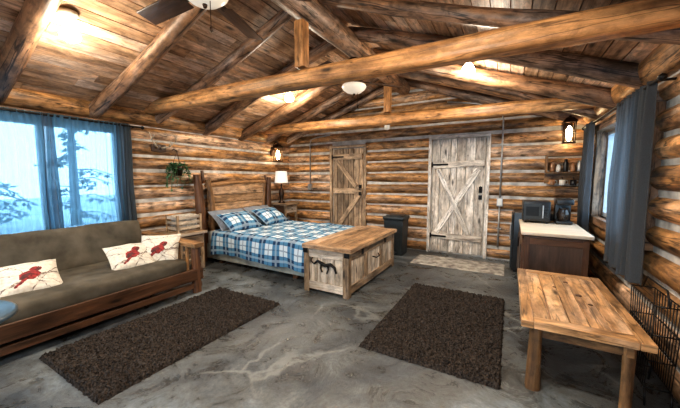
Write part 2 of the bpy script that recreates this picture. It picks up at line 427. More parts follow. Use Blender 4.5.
def lamp(name, loc, W, col, rad, parent, spot=None):
    l = bpy.data.lights.new(name, 'SPOT' if spot else 'POINT'); l.energy = W; l.color = col; l.shadow_soft_size = rad
    if spot: l.spot_size = math.radians(spot); l.spot_blend = 1.0
    o = bpy.data.objects.new(name, l); scene.collection.objects.link(o); o.parent = parent
    o.location = Vector(loc) - Vector(parent.location)
    return o

# ------------------------------------------------------------------ room dims
XL, XR, YB, YF = -4.33, 0.93, 5.33, -1.6
RID = (XL + XR) / 2; WH = 2.12; SL = 0.36; PEAK = WH + SL * (RID - XL)
def roof(x): return PEAK - SL * abs(x - RID)
PITCH = 0.200

def wall(name, kind, pos, out, a0, a1, opens, gable=False, logopens=None):
    mb = MB(); logopens = logopens if logopens is not None else opens
    P = (lambda t, z, d: (pos + d * out, t, z)) if kind == 'x' else (lambda t, z, d: (t, pos + d * out, z))
    def slab(t0, t1, z0, z1):
        if t1 - t0 < 1e-3 or z1 - z0 < 1e-3: return
        c = P((t0 + t1) / 2, (z0 + z1) / 2, 0.045)
        sz = (0.13, t1 - t0, z1 - z0) if kind == 'x' else (t1 - t0, 0.13, z1 - z0)
        mb.box(c, sz, M_chink)
    if not opens: slab(a0, a1, 0, WH)
    else:
        t = a0
        for (o0, o1, z0, z1) in sorted(opens):
            slab(t, o0, 0, WH); slab(o0, o1, 0, z0); slab(o0, o1, z1, WH); t = o1
        slab(t, a1, 0, WH)
    if gable:
        vs = [P(a0, WH, -0.02), P(a1, WH, -0.02), P(RID, PEAK + .03, -0.02), P(a0, WH, .11), P(a1, WH, .11), P(RID, PEAK + .03, .11)]
        mb.add(vs, [(0, 1, 2), (3, 5, 4)], [[(0, 0)] * 3] * 2, M_chink)
    z = 0.09
    while z < (PEAK if gable else WH - 0.05):
        segs = [(a0 - .1, a1 + .1)]
        if gable and z > WH - 0.08:
            hw = (PEAK - z - 0.02) / SL
            if hw < 0.1: break
            segs = [(RID - hw, RID + hw)]
        for (o0, o1, z0, z1) in logopens:
            if z + 0.05 > z0 and z - 0.05 < z1:
                ns = []
                for (q0, q1) in segs:
                    if o1 <= q0 or o0 >= q1: ns.append((q0, q1)); continue
                    if o0 > q0: ns.append((q0, o0))
                    if o1 < q1: ns.append((o1, q1))
                segs = ns
        rr = 0.088 + R.uniform(-.006, .006)
        for (q0, q1) in segs:
            mb.log(P(q0, z + R.uniform(-.008, .008), 0.018), P(q1, z + R.uniform(-.008, .008), 0.018), rr * R.uniform(.94, 1.05), M_log, rr * R.uniform(.94, 1.05), seg=18, jit=0.07, end=M_logend)
        z += PITCH
    return mb.build(name)

WL = (0.52, 1.98, 0.68, 1.90)
WR = (3.02, 4.55, 0.85, 1.82)
WFILL = (-3.9, 0.4, 0.55, 2.0)  # unseen front-wall opening, added to let in fill daylight
D1 = (-1.20, -0.32, 0, 1.96); D2 = (-3.18, -2.44, 0, 1.90)
wall('wall_left', 'x', XL, -1, YF, YB, [WL])
wall('wall_right', 'x', XR, 1, YF, YB, [WR])
wall('wall_back', 'y', YB, 1, XL, XR, [], True, [D1, D2])
wall('wall_front', 'y', YF, -1, XL, XR, [WFILL], True)

mb = MB(); mb.box(((XL + XR) / 2, (YF + YB) / 2, -0.05), (XR - XL + .3, YB - YF + .3, 0.1), M_floor); mb.build('floor')

mb = MB(); ang = math.atan(SL)
for side in (-1, 1):
    Ls = (RID - XL) / math.cos(ang) + 0.2; bw = 0.135; n = int(Ls / bw) + 1
    for i in range(n):
        d = (i + .5) * bw; x = RID + side * d * math.cos(ang); z = PEAK - d * math.sin(ang) + 0.012
        y = YF - .1 - R.random() * 1.5
        while y < YB + .1:
            y2 = min(YB + .12, y + R.uniform(1.2, 2.8))
            mb.box((x, (max(y, YF - .12) + y2) / 2, z), (bw - 0.008, y2 - max(y, YF - .12) - .004, 0.02), M_ceil, (0, side * ang, 0))
            y = y2
    x = RID + side * Ls / 2 * math.cos(ang); z = PEAK - Ls / 2 * math.sin(ang) + 0.06
    mb.box((x, (YF + YB) / 2, z), (Ls + 0.04, YB - YF + .3, 0.06), M_dark, (0, side * ang, 0))
mb.build('ceiling')

for y in (-1.35, -0.6, 0.17, 0.93, 1.70, 2.42, 3.22, 3.95, 4.60, 5.18):
    mb = MB(); r = R.uniform(.066, .080) if y != 2.42 else 0.06
    for side in (-1, 1):
        xe = XL - 0.05 if side < 0 else XR + 0.05
        off = r * 0.95 + 0.01
        mb.log((RID, y, PEAK - off - .02), (xe, y, roof(xe) - off), r * .95, M_rafter, r * 1.1, 14, 0.12, bend=0.03)
    mb.build('rafter')
mb = MB(); mb.log((RID, YF, PEAK - .24), (RID, YB, PEAK - .22), .12, M_rafter, seg=20, jit=.08); mb.build('ridge_beam')
for x in (XL + .02, XR - .02):
    mb = MB(); mb.log((x, YF, WH - .02), (x, YB, WH - .02), .115, M_log, seg=20, jit=.08); mb.build('wall_plate_log')
for y in (0.05, 2.30, 4.49):
    mb = MB(); mb.log((XL + .02, y, 2.215), (XR - .02, y, 2.165), .074, M_tie, seg=24, jit=.07, sq=.22, rnd=.65, bend=.01); mb.build('tie_beam')
    mb = MB(); mb.beam((RID, y, 2.29), (RID, y, PEAK - .37), .10, .10, M_tie, 0.5, Vector((0, 1, 0))); mb.build('king_post', 0.012)

# ------------------------------------------------------------------ windows
def window(name, kind, pos, out, W, nm=1):
    a0, a1, z0, z1 = W; mb = MB()
    P = (lambda t, z, d: (pos + d * out, t, z)) if kind == 'x' else (lambda t, z, d: (t, pos + d * out, z))
    S = (lambda l, h, d: (d, l, h)) if kind == 'x' else (lambda l, h, d: (l, d, h))
    f = .05
    for t in [a0 + f / 2, a1 - f / 2] + [a0 + (a1 - a0) * (k + 1) / (nm + 1) for k in range(nm)]: mb.box(P(t, (z0 + z1) / 2, .05), S(f, z1 - z0, .07), M_winframe)
    for z in (z0 + f / 2, z1 - f / 2): mb.box(P((a0 + a1) / 2, z, .05), S(a1 - a0, f, .072), M_winframe)
    mb.box(P((a0 + a1) / 2, (z0 + z1) / 2, .06), S(a1 - a0 - .02, z1 - z0 - .02, .006), M_glass)
    for t in (a0 - .03, a1 + .03): mb.box(P(t, (z0 + z1) / 2, -.02), S(.09, z1 - z0 + .14, .12), M_rafter)
    for z in (z0 - .04, z1 + .04): mb.box(P((a0 + a1) / 2, z, -.025), S(a1 - a0 + .16, .08, .13), M_rafter)
    mb.build(name, 0.004)
window('window_1', 'x', XL, -1, WL); window('window_2', 'x', XR, 1, WR); window('fill_window', 'y', YF, -1, WFILL, 3)  # the front one, behind the camera, is added for fill light

def curtain(x, y0, y1, z0, z1, mat, freq=14, amp=.028, n=140):
    mb = MB(); sd = R.random() * 9; w0 = (y0 + y1) / 2
    def fn(u, v):
        y = y0 + (y1 - y0) * u
        y = w0 + (y - w0) * (1 + .10 * (1 - v)) + .03 * noise.noise(Vector((u * 2, v * 2, sd)))
        ph = (u + .05 * noise.noise(Vector((u * 3, v * 1.3, sd)))) * freq * 2 * pi
        dx = amp * (math.sin(ph) + .4 * math.sin(ph * 2.3 + sd)) * (0.6 + .4 * (1 - v)) + .015 * noise.noise(Vector((u * 6, v * 2, sd)))
        z = z0 + (z1 - z0) * v + .015 * math.sin(ph * .5) * (1 - v)
        return (x + dx, y, z)
    mb.grid(fn, n, 18, mat)
    return mb
def curtset(x, sheets, rod_z, z0, amp=.028):
    mb = MB()
    for (y0, y1, mat, fr) in sheets:
        c = curtain(x, y0, y1, z0, rod_z + .03, mat, fr, amp)
        o = len(mb.v); k = [mb.mi(m) for m in c.mats]
        mb.v += c.v; mb.f += [[i + o for i in f] for f in c.f]; mb.uv += c.uv; mb.m += [k[i] for i in c.m]; mb.sm += c.sm; mb.r += c.r
    mb.build('curtain')
curtset(XL + .13, [(1.26, 1.92, M_sheer, 11), (1.89, 2.06, M_curt, 4), (1.21, 1.32, M_curt, 2)], 1.93, .60, .024)
curtset(XL + .13, [(.30, 1.22, M_sheer, 14), (.2, .38, M_curt, 4)], 1.93, .60, .024)
curtset(XR - .15, [(4.36, 4.80, M_curtR, 5)], 1.90, .55)
curtset(XR - .15, [(2.74, 3.48, M_curtR, 8)], 1.90, .56)
for x, y0, y1, z, w in ((XL + .13, .1, 2.2, 1.94, XL), (XR - .15, 2.62, 4.88, 1.91, XR)):
    mb = MB(); mb.cyl((x, y0, z), (x, y1, z), .011, M_black)
    for y in (y0, y1): mb.lathe([(0.001, -.025), (.02, -.012), (.024, 0), (.02, .012), (.001, .025)], (x, y, z), M_black, 12)
    for y in (y0 + .08, y1 - .08): mb.cyl((x, y, z), (w + (.04 if w < 0 else -.04), y, z), .008, M_black)
    mb.build('curtain_rod')

# ------------------------------------------------------------------ doors
def zdoor(name, X0, X1, H, mat, y, style):
    mb = MB(); w = X1 - X0; n = 6; x = X0
    cuts = [X0 + w * (i + (R.uniform(-.2, .2) if 0 < i < n else 0)) / n for i in range(n + 1)]
    for i in range(n):
        mb.box(((cuts[i] + cuts[i + 1]) / 2, y, .03 + (H - .03) / 2), (cuts[i + 1] - cuts[i] - .010, .035, H - .03), mat)
    if style == 'x':
        for z, r_ in ((.30, .02), (H - .42, -.05)): mb.box(((X0 + X1) / 2, y - .030, z), (w - .03, .026, .10), mat, (0, r_, 0))
        mb.beam((X0 + .09, y - .034, .36), (X1 - .10, y - .034, H - .50), .032, .085, mat)
        mb.beam((X0 + .10, y - .036, H - .50), (X1 - .22, y - .036, .36), .030, .07, mat)
        zs = (.30, H - .42)
    else:
        for z in (.22, H / 2 + .1, H - .16): mb.box(((X0 + X1) / 2, y - .030, z), (w - .03, .028, .11), mat)
        mb.beam((X0 + .12, y - .034, .30), (X1 - .08, y - .034, H / 2 + .03), .032, .09, mat)
        mb.beam((X1 - .14, y - .034, H / 2 + .18), (X0 + .1, y - .034, H - .24), .032, .09, mat)
        zs = (.22, H - .16)
    for z in zs:
        mb.box((X0 + .13, y - .052, z), (.26, .008, .03), M_black); mb.cyl((X0 + .0, y - .05, z - .04), (X0 + .0, y - .05, z + .04), .012, M_black)
    lx = X1 - .06
    mb.box((lx, y - .03, 1.10), (.05, .02, .10), M_black); mb.tube([(lx, y - .04, 1.06), (lx, y - .085, 1.07), (lx, y - .085, 1.14), (lx, y - .04, 1.15)], .009, M_black)
    mb.box((lx, y - .04, .98), (.05, .03, .07), M_black)
    return mb.build(name, 0.004)
zdoor('door_1', -1.17, -.35, 1.93, M_door, YB - .03, 'x')
zdoor('door_2', -3.15, -2.47, 1.86, M_door2, YB - .03, 'z')
for i, (D, m) in enumerate(((D1, M_door), (D2, M_door2))):
    mb = MB()
    for x in (D[0] - .01, D[1] + .01): mb.box((x, YB - .035, D[3] / 2), (.05, .09, D[3]), m)
    mb.box(((D[0] + D[1]) / 2, YB - .04, D[3] + .0), (D[1] - D[0] + .07, .1, .05), m)
    mb.build('trim_%d' % (i + 1), .006)

# ------------------------------------------------------------------ rugs
def rug(name, x0, x1, y0, y1, h, mat, step, jit):
    nx, ny = int((x1 - x0) / step), int((y1 - y0) / step); mb = MB()
    def fn(u, v):
        e = min(u, 1 - u, v, 1 - v)
        if e <= 0: z = .002
        else: z = h * (.35 + .65 * R.random())
        j = jit if e > 0 else jit * 1.6
        return (x0 + (x1 - x0) * u + R.uniform(-j, j), y0 + (y1 - y0) * v + R.uniform(-j, j), z)
    mb.grid(fn, nx, ny, mat, smooth=False)
    vs = [(x0, y0, .001), (x1, y0, .001), (x1, y1, .001), (x0, y1, .001)]
    mb.add(vs, [(0, 3, 2, 1)], [[(0, 0)] * 4], mat)
    return mb.build(name)
rug('shag_rug', -2.90, -2.0, .72, 2.28, .036, M_rug, .011, .006)
rug('shag_rug', -.96, .0, 1.99, 3.53, .036, M_rug, .011, .006)
rug('door_mat', -1.28, -.02, 4.43, 5.02, .012, M_mat, .02, .001)

# ------------------------------------------------------------------ futon sofa
mb = MB()
fx0, fx1, fy0, fy1 = -4.11, -3.04, .05, 2.18
mb.rbox((-3.52, 1.06, .30), (.98, 1.88, .17), .06, M_futon, (0, -.05, 0), wob=.016)
mb.rbox((-4.00, 1.06, .54), (.17, 1.88, .48), .06, M_futon, (0, -.18, 0), wob=.016)
mb.beam((fx1, fy0 + .05, .21), (fx1, fy1 - .03, .21), .05, .13, M_dark)
mb.beam((fx1 - .93, fy0 + .05, .19), (fx1 - .93, fy1 - .03, .19), .05, .11, M_dark)
mb.beam((fx1 - .02, fy0 + .05, .08), (fx1 - .02, fy1 - .03, .08), .04, .06, M_dark)
for k in range(9): mb.beam((fx1 - .9, .2 + k * .215, .20), (fx1 - .02, .2 + k * .215, .20), .07, .02, M_dark)
for y in (fy0 + .06, fy1 - .09):
    mb.log((fx1 - .02, y, 0), (fx1 - .02, y, .53), .05, M_dark, .045, jit=.12)
    mb.log((fx1 - .96, y, 0), (fx1 - .96, y, .56), .05, M_dark, .045, jit=.12)
    mb.beam((fx1 + .06, y, .545), (fx0 + .02, y, .575), .12, .05, M_leg)
    mb.log((fx1 - .02, y, .17), (fx1 - .96, y, .17), .032, M_dark)
    for k in range(5): mb.log((fx1 - .17 - k * .15, y, .17), (fx1 - .17 - k * .15, y, .54), .018, M_leg)
mb.build('futon_sofa', .006)
def rotpil(yaw, lean):
    return Matrix.Rotation(yaw, 3, 'Z') @ Matrix.Rotation(-lean, 3, 'Y') @ Matrix(((0, 0, 1), (1, 0, 0), (0, 1, 0)))
for (c, yaw, ln) in (((-3.44, .84, .46), -.12, 1.0), ((-3.42, 1.60, .47), -.15, .95), ((-3.36, 1.87, .50), -.75, .62)):
    mb = MB(); mb.cushion(c, .40, .37, .15, M_card, rotpil(yaw, ln)); mb.build('throw_pillow')

# ------------------------------------------------------------------ side tables
def nightstand(name, x0, x1, y0, y1, h, mat):
    mb = MB()
    for x in (x0 + .035, x1 - .035):
        for y in (y0 + .035, y1 - .035): mb.log((x, y, 0), (x, y, h - .03), .032, mat, .028, jit=.12)
    mb.box(((x0 + x1) / 2, (y0 + y1) / 2, h - .0175), (x1 - x0 + .04, y1 - y0 + .04, .035), mat)
    mb.box(((x0 + x1) / 2, (y0 + y1) / 2, .15), (x1 - x0 - .05, y1 - y0 - .05, .025), mat)
    mb.box(((x0 + x1) / 2, (y0 + y1) / 2, h - .12), (x1 - x0 - .05, y1 - y0 - .05, .16), M_cab)
    mb.box((x1 - .02, (y0 + y1) / 2, h - .12), (.02, y1 - y0 - .09, .13), mat)
    mb.lathe([(.001, .02), (.014, .015), (.012, 0)], (x1 - .008, (y0 + y1) / 2, h - .12), M_black, 10, Matrix.Rotation(pi / 2, 3, 'Y'))
    return mb.build(name, .004)
nightstand('nightstand', -4.18, -3.78, 2.36, 2.76, .54, M_chest)
mb = MB()
x0, x1, y0, y1, z0 = -4.10, -3.86, 2.40, 2.74, .542
mb.box(((x0 + x1) / 2, (y0 + y1) / 2, z0 + .01), (x1 - x0, y1 - y0, .02), M_chest)
for x in (x0, x1):
    for y in (y0, y1): mb.box((x, y, z0 + .12), (.03, .03, .24), M_chest)
    for k in range(3): mb.box((x, (y0 + y1) / 2, z0 + .06 + k * .072), (.014, y1 - y0, .04), M_chestlight)
for y in (y0, y1):
    for k in range(3): mb.box(((x0 + x1) / 2, y, z0 + .06 + k * .072), (x1 - x0, .014, .04), M_chestlight)
for k in range(6): mb.box((x0 + .05 + k * .030, (y0 + y1) / 2, z0 + .13), (.012, y1 - y0 - .06, .21), M_paper)
mb.build('magazine_rack', .003)
nightstand('nightstand', -4.18, -3.80, 4.56, 4.96, .78, M_chest)
mb = MB(); c = (-4.0, 4.68)
mb.lathe([(.001, .781), (.065, .781), (.07, .80), (.03, .83), (.04, .90), (.055, .97), (.04, 1.05), (.015, 1.10), (.012, 1.2)], (c[0], c[1], 0), M_bronze)
mb.lathe([(.135, 1.18), (.11, 1.42)], (c[0], c[1], 0), M_shade, 28)
mb.lathe([(.137, 1.175), (.14, 1.185), (.135, 1.19)], (c[0], c[1], 0), M_chest, 28)
mb.build('table_lamp')

# ------------------------------------------------------------------ bed
bx0, bx1, by0, by1 = -4.08, -2.06, 2.93, 4.42
mb = MB()
mb.box(((bx0 + bx1) / 2, by0 + .05, .17), (bx1 - bx0, .035, .22), M_bedbase)
mb.box(((bx0 + bx1) / 2, by1 - .05, .17), (bx1 - bx0, .035, .22), M_bedbase)
mb.box((bx1 - .03, (by0 + by1) / 2, .17), (.035, by1 - by0 - .1, .22), M_bedbase)
mb.box(((bx0 + bx1) / 2, (by0 + by1) / 2, .2), (bx1 - bx0 - .05, by1 - by0 - .1, .03), M_bedbase)
for x in (bx0 + .3, bx1 - .3):
    for y in (by0 + .1, by1 - .1): mb.box((x, y, .04), (.07, .07, .08), M_dark)
mb.rbox(((bx0 + bx1) / 2 + .02, (by0 + by1) / 2, .355), (bx1 - bx0 - .06, by1 - by0 - .06, .25), .05, M_sheet)
W = by1 - by0; drop = .32; rr = .06; top = .50
def quilt(u, v):
    x = bx0 + .24 + (bx1 - bx0 - .23) * u; s_ = -drop + (W + 2 * drop) * v
    bulge = .022 * math.sin(x * 9 + 2 * math.sin(x * 3))
    sag = .05 * math.sin(x * 2.3)
    if s_ < 0:
        y = by0 - .01 - .03 * (1 - math.exp(s_ * 14)) + bulge * (-s_ / drop); z = top - rr * .4 + s_ * (1 + sag)
    elif s_ > W: y = by1 + .03; z = top - rr * .4 - (s_ - W)
    else:
        y = by0 + s_; e = min(s_, W - s_); z = top - (rr * .4 * max(0, 1 - e / rr) ** 2)
    z += .020 * noise.noise(Vector((x * 3.5, s_ * 3.5, 1))) + .012 * abs(noise.noise(Vector((x * 8, s_ * 8, 5))))
    if u > .96: z -= (u - .96) / .04 * .08 if 0 <= s_ <= W else 0
    return (x, y, z)
mb.grid(quilt, 100, 100, M_plaid, lambda u, v: ((bx1 - bx0) * u, (W + 2 * drop) * v))
hx = XL + .205
mb.log((hx, by0 + .02, 0), (hx, by0 - .03, 1.34), .078, M_dark, .06, jit=.3, bend=.02)
mb.log((hx + .01, by0 + .19, .3), (hx + .02, by0 + .13, 1.26), .055, M_leg, .04, jit=.3, bend=.03)
mb.log((hx, by1 - .02, 0), (hx, by1 + .03, 1.30), .075, M_dark, .055, jit=.3, bend=.02)
mb.log((hx, by1 - .17, .3), (hx, by1 - .11, 1.20), .05, M_leg, .035, jit=.25)
hts = (.56, .69, .82, .95, 1.08, 1.18)
for k, z in enumerate(hts): mb.box((hx, (by0 + by1) / 2, z), (.04, by1 - by0 - .3, .122 if k < 5 else .06), M_chesttop)
mb.log((hx + .02, by0 + .1, 1.17), (hx + .02, by1 - .1, 1.22), .035, M_leg, .03, jit=.2, bend=.03)
mb.tube([(hx, by0 - .02, 1.1), (hx + .02, by0 + .06, 1.25), (hx, by0 + .06, 1.40)], .024, M_dark)
mb.tube([(hx, by1 + .02, 1.1), (hx + .02, by1 - .06, 1.22), (hx, by1 - .07, 1.34)], .022, M_dark)
mb.build('bed', .004)
for (c, yaw) in (((-3.70, 3.30, .60), -.05), ((-3.72, 4.00, .60), .06)):
    mb = MB(); mb.cushion((c[0] - .14, c[1], c[2] + .04), .66, .44, .15, M_grey, rotpil(yaw, .9), 1); mb.build('bed_pillow')
    mb = MB(); mb.cushion((c[0] + .04, c[1], c[2] + .02), .62, .42, .17, M_plaid, rotpil(yaw, 1.0), 1); mb.build('bed_pillow')

# ------------------------------------------------------------------ chest
cx0, cx1, cy0, cy1, ch = -2.02, -1.45, 2.74, 4.16, .545
mb = MB()
mb.box(((cx0 + cx1) / 2, (cy0 + cy1) / 2, .27), (cx1 - cx0 - .05, cy1 - cy0 - .05, .44), M_chest)
for x in (cx0 + .03, cx1 - .03):
    for y in (cy0 + .03, cy1 - .03): mb.box((x, y, .245), (.07, .07, .49), M_chest)
for z in (.08, .45):
    mb.box((cx1 - .015, (cy0 + cy1) / 2, z), (.03, cy1 - cy0 - .1, .09), M_chest)
    mb.box((cx0 + .015, (cy0 + cy1) / 2, z), (.03, cy1 - cy0 - .1, .09), M_chest)
    mb.box(((cx0 + cx1) / 2, cy0 + .015, z), (cx1 - cx0 - .1, .03, .09), M_chestlight)
for k in range(1, 3): mb.box((cx1 - .015, cy0 + (cy1 - cy0) * k / 3, .265), (.03, .08, .28), M_chest)
for k in range(4): mb.box((cx0 + .115 + k * .113, cy0 + .022, .265), (.108, .02, .28), M_chestlight)
for k in range(9): mb.box((cx1 - .022, cy0 + .1 + k * .153, .265), (.02, .146, .28), M_chestlight)
lw = (cx1 - cx0 + .06) / 4
for k in range(4): mb.box((cx0 - .02 + (k + .5) * lw, (cy0 + cy1) / 2, ch - .02), (lw - .004, cy1 - cy0 - .10, .045), M_chesttop)
for y in (cy0 + .025, cy1 - .025): mb.box(((cx0 + cx1) / 2 + .01, y, ch - .02), (cx1 - cx0 + .06, .09, .047), M_chesttop)
yy = cy0 - .006; xc = (cx0 + cx1) / 2
mb.tube([(xc - .15, yy, .33), (xc - .10, yy, .37), (xc - .05, yy, .35), (xc, yy, .33), (xc + .07, yy, .35), (xc + .12, yy, .32), (xc + .14, yy, .26)], lambda t: .010 + .010 * math.sin(pi * t), M_black)
mb.tube([(xc - .05, yy, .35), (xc - .06, yy, .29), (xc - .04, yy, .25)], .009, M_black)
mb.tube([(xc + .03, yy, .34), (xc + .04, yy, .29), (xc + .02, yy, .24)], .009, M_black)
mb.tube([(xc - .15, yy, .33), (xc - .19, yy, .36), (xc - .17, yy, .40)], .008, M_black)
for a in (cx0 + .02, cx1 - .02): mb.box((a, yy + .004, .47), (.06, .014, .05), M_black)
for y in (cy0 + .35, cy1 - .35): mb.box((cx1 + .003, y, .47), (.012, .05, .10), M_black)
mb.tube([(cx1 + .01, cy0 + .62, .33), (cx1 + .045, cy0 + .66, .31), (cx1 + .045, cy0 + .76, .31), (cx1 + .01, cy0 + .80, .33)], .008, M_black)
mb.build('storage_chest', .006)

# ------------------------------------------------------------------ trash can
mb = MB(); t = (-1.66, 4.88)
mb.box((t[0], t[1], .30), (.30, .28, .60), M_trash, taper=1.12)
mb.rbox((t[0], t[1], .62), (.37, .35, .06), .02, M_trash)
mb.rbox((t[0], t[1], .655), (.28, .26, .03), .012, M_blkplastic)
mb.box((t[0], t[1] - .16, .05), (.12, .05, .02), M_blkplastic)
mb.build('trash_can', .015)

# ------------------------------------------------------------------ coffee table
tx0, tx1, ty0, ty1, th = .095, .68, 2.03, 3.20, .455
mb = MB(); n = 5; w = (tx1 - tx0 - .12) / n
mb.box((tx0 + .03, (ty0 + ty1) / 2, th - .02), (.065, ty1 - ty0, .045), M_honey, rnd=.55)
mb.box((tx1 - .03, (ty0 + ty1) / 2, th - .02), (.065, ty1 - ty0, .045), M_honey, rnd=.35)
for y in (ty0 + .045, ty1 - .045): mb.box(((tx0 + tx1) / 2, y, th - .02), (tx1 - tx0 - .125, .09, .044), M_honey, rnd=.5)
for k in range(n): mb.box((tx0 + .06 + (k + .5) * w, (ty0 + ty1) / 2, th - .022), (w - .003, ty1 - ty0 - .18, .042), M_honey, rnd=.35 + .5 * R.random())
for (x, y, r) in ((.42, 2.95, .018), (.46, 2.66, .022), (.50, 2.5, .015), (.33, 2.78, .012)):
    mb.lathe([(.001, .003), (r, .003), (r, -.005)], (x, y, th), M_dark, 12)
for x in (tx0 + .08, tx1 - .08):
    mb.beam((x, ty0 + .06, th - .085), (x, ty1 - .06, th - .085), .035, .07, M_leg)
    for y in (ty0 + .09, ty1 - .09):
        mb.log((x + (.005 if x > .3 else -.005), y, 0), (x, y, th - .04), .038, M_leg, .032, jit=.35, step=.05)
for y in (ty0 + .09, ty1 - .09):
    mb.beam((tx0 + .07, y, th - .085), (tx1 - .07, y, th - .085), .035, .07, M_leg)
mb.build('coffee_table', .006)

mb = MB(); x0, x1, y0, y1, z0, z1 = .72, .83, 2.22, 2.60, .10, .60
for z in (z0, z0 + .17, z0 + .33, z1):
    k = .7 + .3 * (z - z0) / (z1 - z0); yc, hw = (y0 + y1) / 2, (y1 - y0) / 2 * k
    mb.tube([(x0, yc - hw, z), (x1, yc - hw, z), (x1, yc + hw, z), (x0, yc + hw, z), (x0, yc - hw, z)], .004, M_black, 6)
for i in range(11):
    a = -1 + 2 * i / 10; yc, hw = (y0 + y1) / 2, (y1 - y0) / 2
    for x in (x0, x1): mb.tube([(x, yc + a * hw * .7, z0), (x, yc + a * hw, z1)], .003, M_black, 5)
for y in (y0 + .05, y1 - .05):
    for x in (x0, x1): mb.tube([(x, y, z0), (x, y + (.02 if y > 2.4 else -.02), 0.005)], .006, M_black, 6)
mb.tube([((x0 + x1) / 2, y0, z1), ((x0 + x1) / 2, y0 + .05, z1 + .08), ((x0 + x1) / 2, y1 - .05, z1 + .08), ((x0 + x1) / 2, y1, z1)], .005, M_black)
mb.build('wire_basket')

# ------------------------------------------------------------------ kitchen corner
kx0, kx1, ky0, ky1, kz = .13, .69, 3.54, 4.56, .74
mb = MB()
mb.box(((kx0 + kx1) / 2, (ky0 + ky1) / 2, .38), (kx1 - kx0 - .04, ky1 - ky0 - .04, .66), M_cab)
mb.box(((kx0 + kx1) / 2 + .02, (ky0 + ky1) / 2, .035), (kx1 - kx0 - .1, ky1 - ky0 - .06, .07), M_dark)
for k in range(2):
    y = ky0 + .04 + (k + .5) * (ky1 - ky0 - .08) / 2
    mb.box((kx0 + .01, y, .38), (.025, .46, .58), M_dark); mb.box((kx0 - .006, y, .38), (.012, .34, .44), M_cab)
    mb.cyl((kx0 - .02, y + .19 * (1 - 2 * k), .5), (kx0 - .02, y + .19 * (1 - 2 * k), .6), .006, M_black)
mb.box(((kx0 + kx1) / 2, ky0 + .012, .38), (kx1 - kx0 - .06, .02, .62), M_cab)
for x in (kx0 + .045, kx1 - .045): mb.box((x, ky0 + .004, .38), (.05, .02, .64), M_dark)
for z in (.10, .66): mb.box(((kx0 + kx1) / 2, ky0 + .003, z), (kx1 - kx0 - .13, .02, .06), M_dark)
mb.rbox(((kx0 + kx1) / 2, (ky0 + ky1) / 2, kz - .005), (kx1 - kx0 + .02, ky1 - ky0 + .02, .035), .008, M_white)
mb.build('kitchen_cabinet', .003)
mb = MB()
mb.rbox((.31, 4.92, .43), (.50, .50, .80), .012, M_blkplastic); mb.box((.05, 4.92, .36), (.02, .46, .62), M_trash); mb.box((.05, 4.92, .74), (.02, .46, .10), M_trash)
mb.cyl((.03, 4.73, .45), (.03, 4.73, .65), .008, M_steel)
for x in (.1, .5):
    for y in (4.72, 5.12): mb.cyl((x, y, 0), (x, y, .03), .02, M_blkplastic)
mb.build('mini_fridge', .004)
mb = MB(); z = kz + .02
mb.rbox((.285, 4.38, z + .135), (.28, .28, .24), .012, M_blkplastic); mb.box((.245, 4.235, z + .135), (.18, .012, .18), M_trash); mb.box((.245, 4.229, z + .135), (.13, .004, .11), plain('dark_glass', (.02, .025, .03), .08))
mb.cyl((.348, 4.21, z + .06), (.348, 4.21, z + .21), .007, M_steel)
for i in range(4):
    for j in range(2): mb.box((.372 + j * .025, 4.235, z + .07 + i * .032), (.018, .008, .02), M_trash)
for x in (.18, .39):
    for y in (4.27, 4.48): mb.cyl((x, y, z - .007), (x, y, z + .018), .012, M_blkplastic)
mb.build('microwave_oven', .002)
mb = MB(); c = (.56, 4.38); z = kz + .013
mb.rbox((c[0], c[1], z + .02), (.16, .24, .04), .01, M_blkplastic); mb.rbox((c[0], c[1] + .08, z + .15), (.16, .08, .27), .01, M_blkplastic)
mb.rbox((c[0], c[1], z + .26), (.17, .24, .07), .015, M_blkplastic)
mb.lathe([(.05, .042), (.062, .08), (.062, .12), (.045, .165), (.05, .185)], (c[0], c[1] - .03, z), plain('carafe_glass', (.03, .02, .015), .05), 20)
mb.tube([(c[0], c[1] - .09, z + .16), (c[0], c[1] - .13, z + .15), (c[0], c[1] - .13, z + .08), (c[0], c[1] - .09, z + .07)], .008, M_blkplastic)
mb.build('coffee_maker', .002)
mb = MB()
mb.box((.64, 5.13, 1.36), (.44, .20, .025), M_leg); mb.box((.64, 5.13, 1.60), (.44, .20, .025), M_leg)
for x in (.43, .85): mb.box((x, 5.14, 1.48), (.02, .18, .26), M_leg)
mb.box((.64, 5.225, 1.28), (.44, .02, .14), M_leg)
mb.build('wall_shelf', .003)
mb = MB()
for i, x in enumerate((.50, .57, .65, .73, .80)):
    h = (.14, .10, .17, .12, .15)[i]; mb.lathe([(.001, 0), (.028, 0), (.03, .02), (.03, h * .7), (.018, h * .82), (.018, h), (.001, h)], (x, 5.12, 1.374), (M_jar, M_offw, M_blkplastic, M_jar, M_steel)[i], 14)
mb.build('spice_jars')
for i, x in enumerate((.50, .62, .74)):
    mb = MB(); c = (x, 5.09, 1.19)
    mb.tube([(x, 5.215, 1.30), (x, 5.12, 1.30), (x, 5.08, 1.28), (x, 5.09, 1.27)], .004, M_black, 6)
    mb.lathe([(.001, 0), (.032, 0), (.036, .01), (.037, .075), (.034, .075), (.033, .01), (.001, .008)], c, (M_jar, M_offw, M_blkplastic)[i], 18)
    mb.tube([(x + .034, 5.09, 1.255), (x + .058, 5.09, 1.25), (x + .06, 5.09, 1.215), (x + .034, 5.09, 1.205)], .005, M_offw, 6)
    mb.build('coffee_mug')

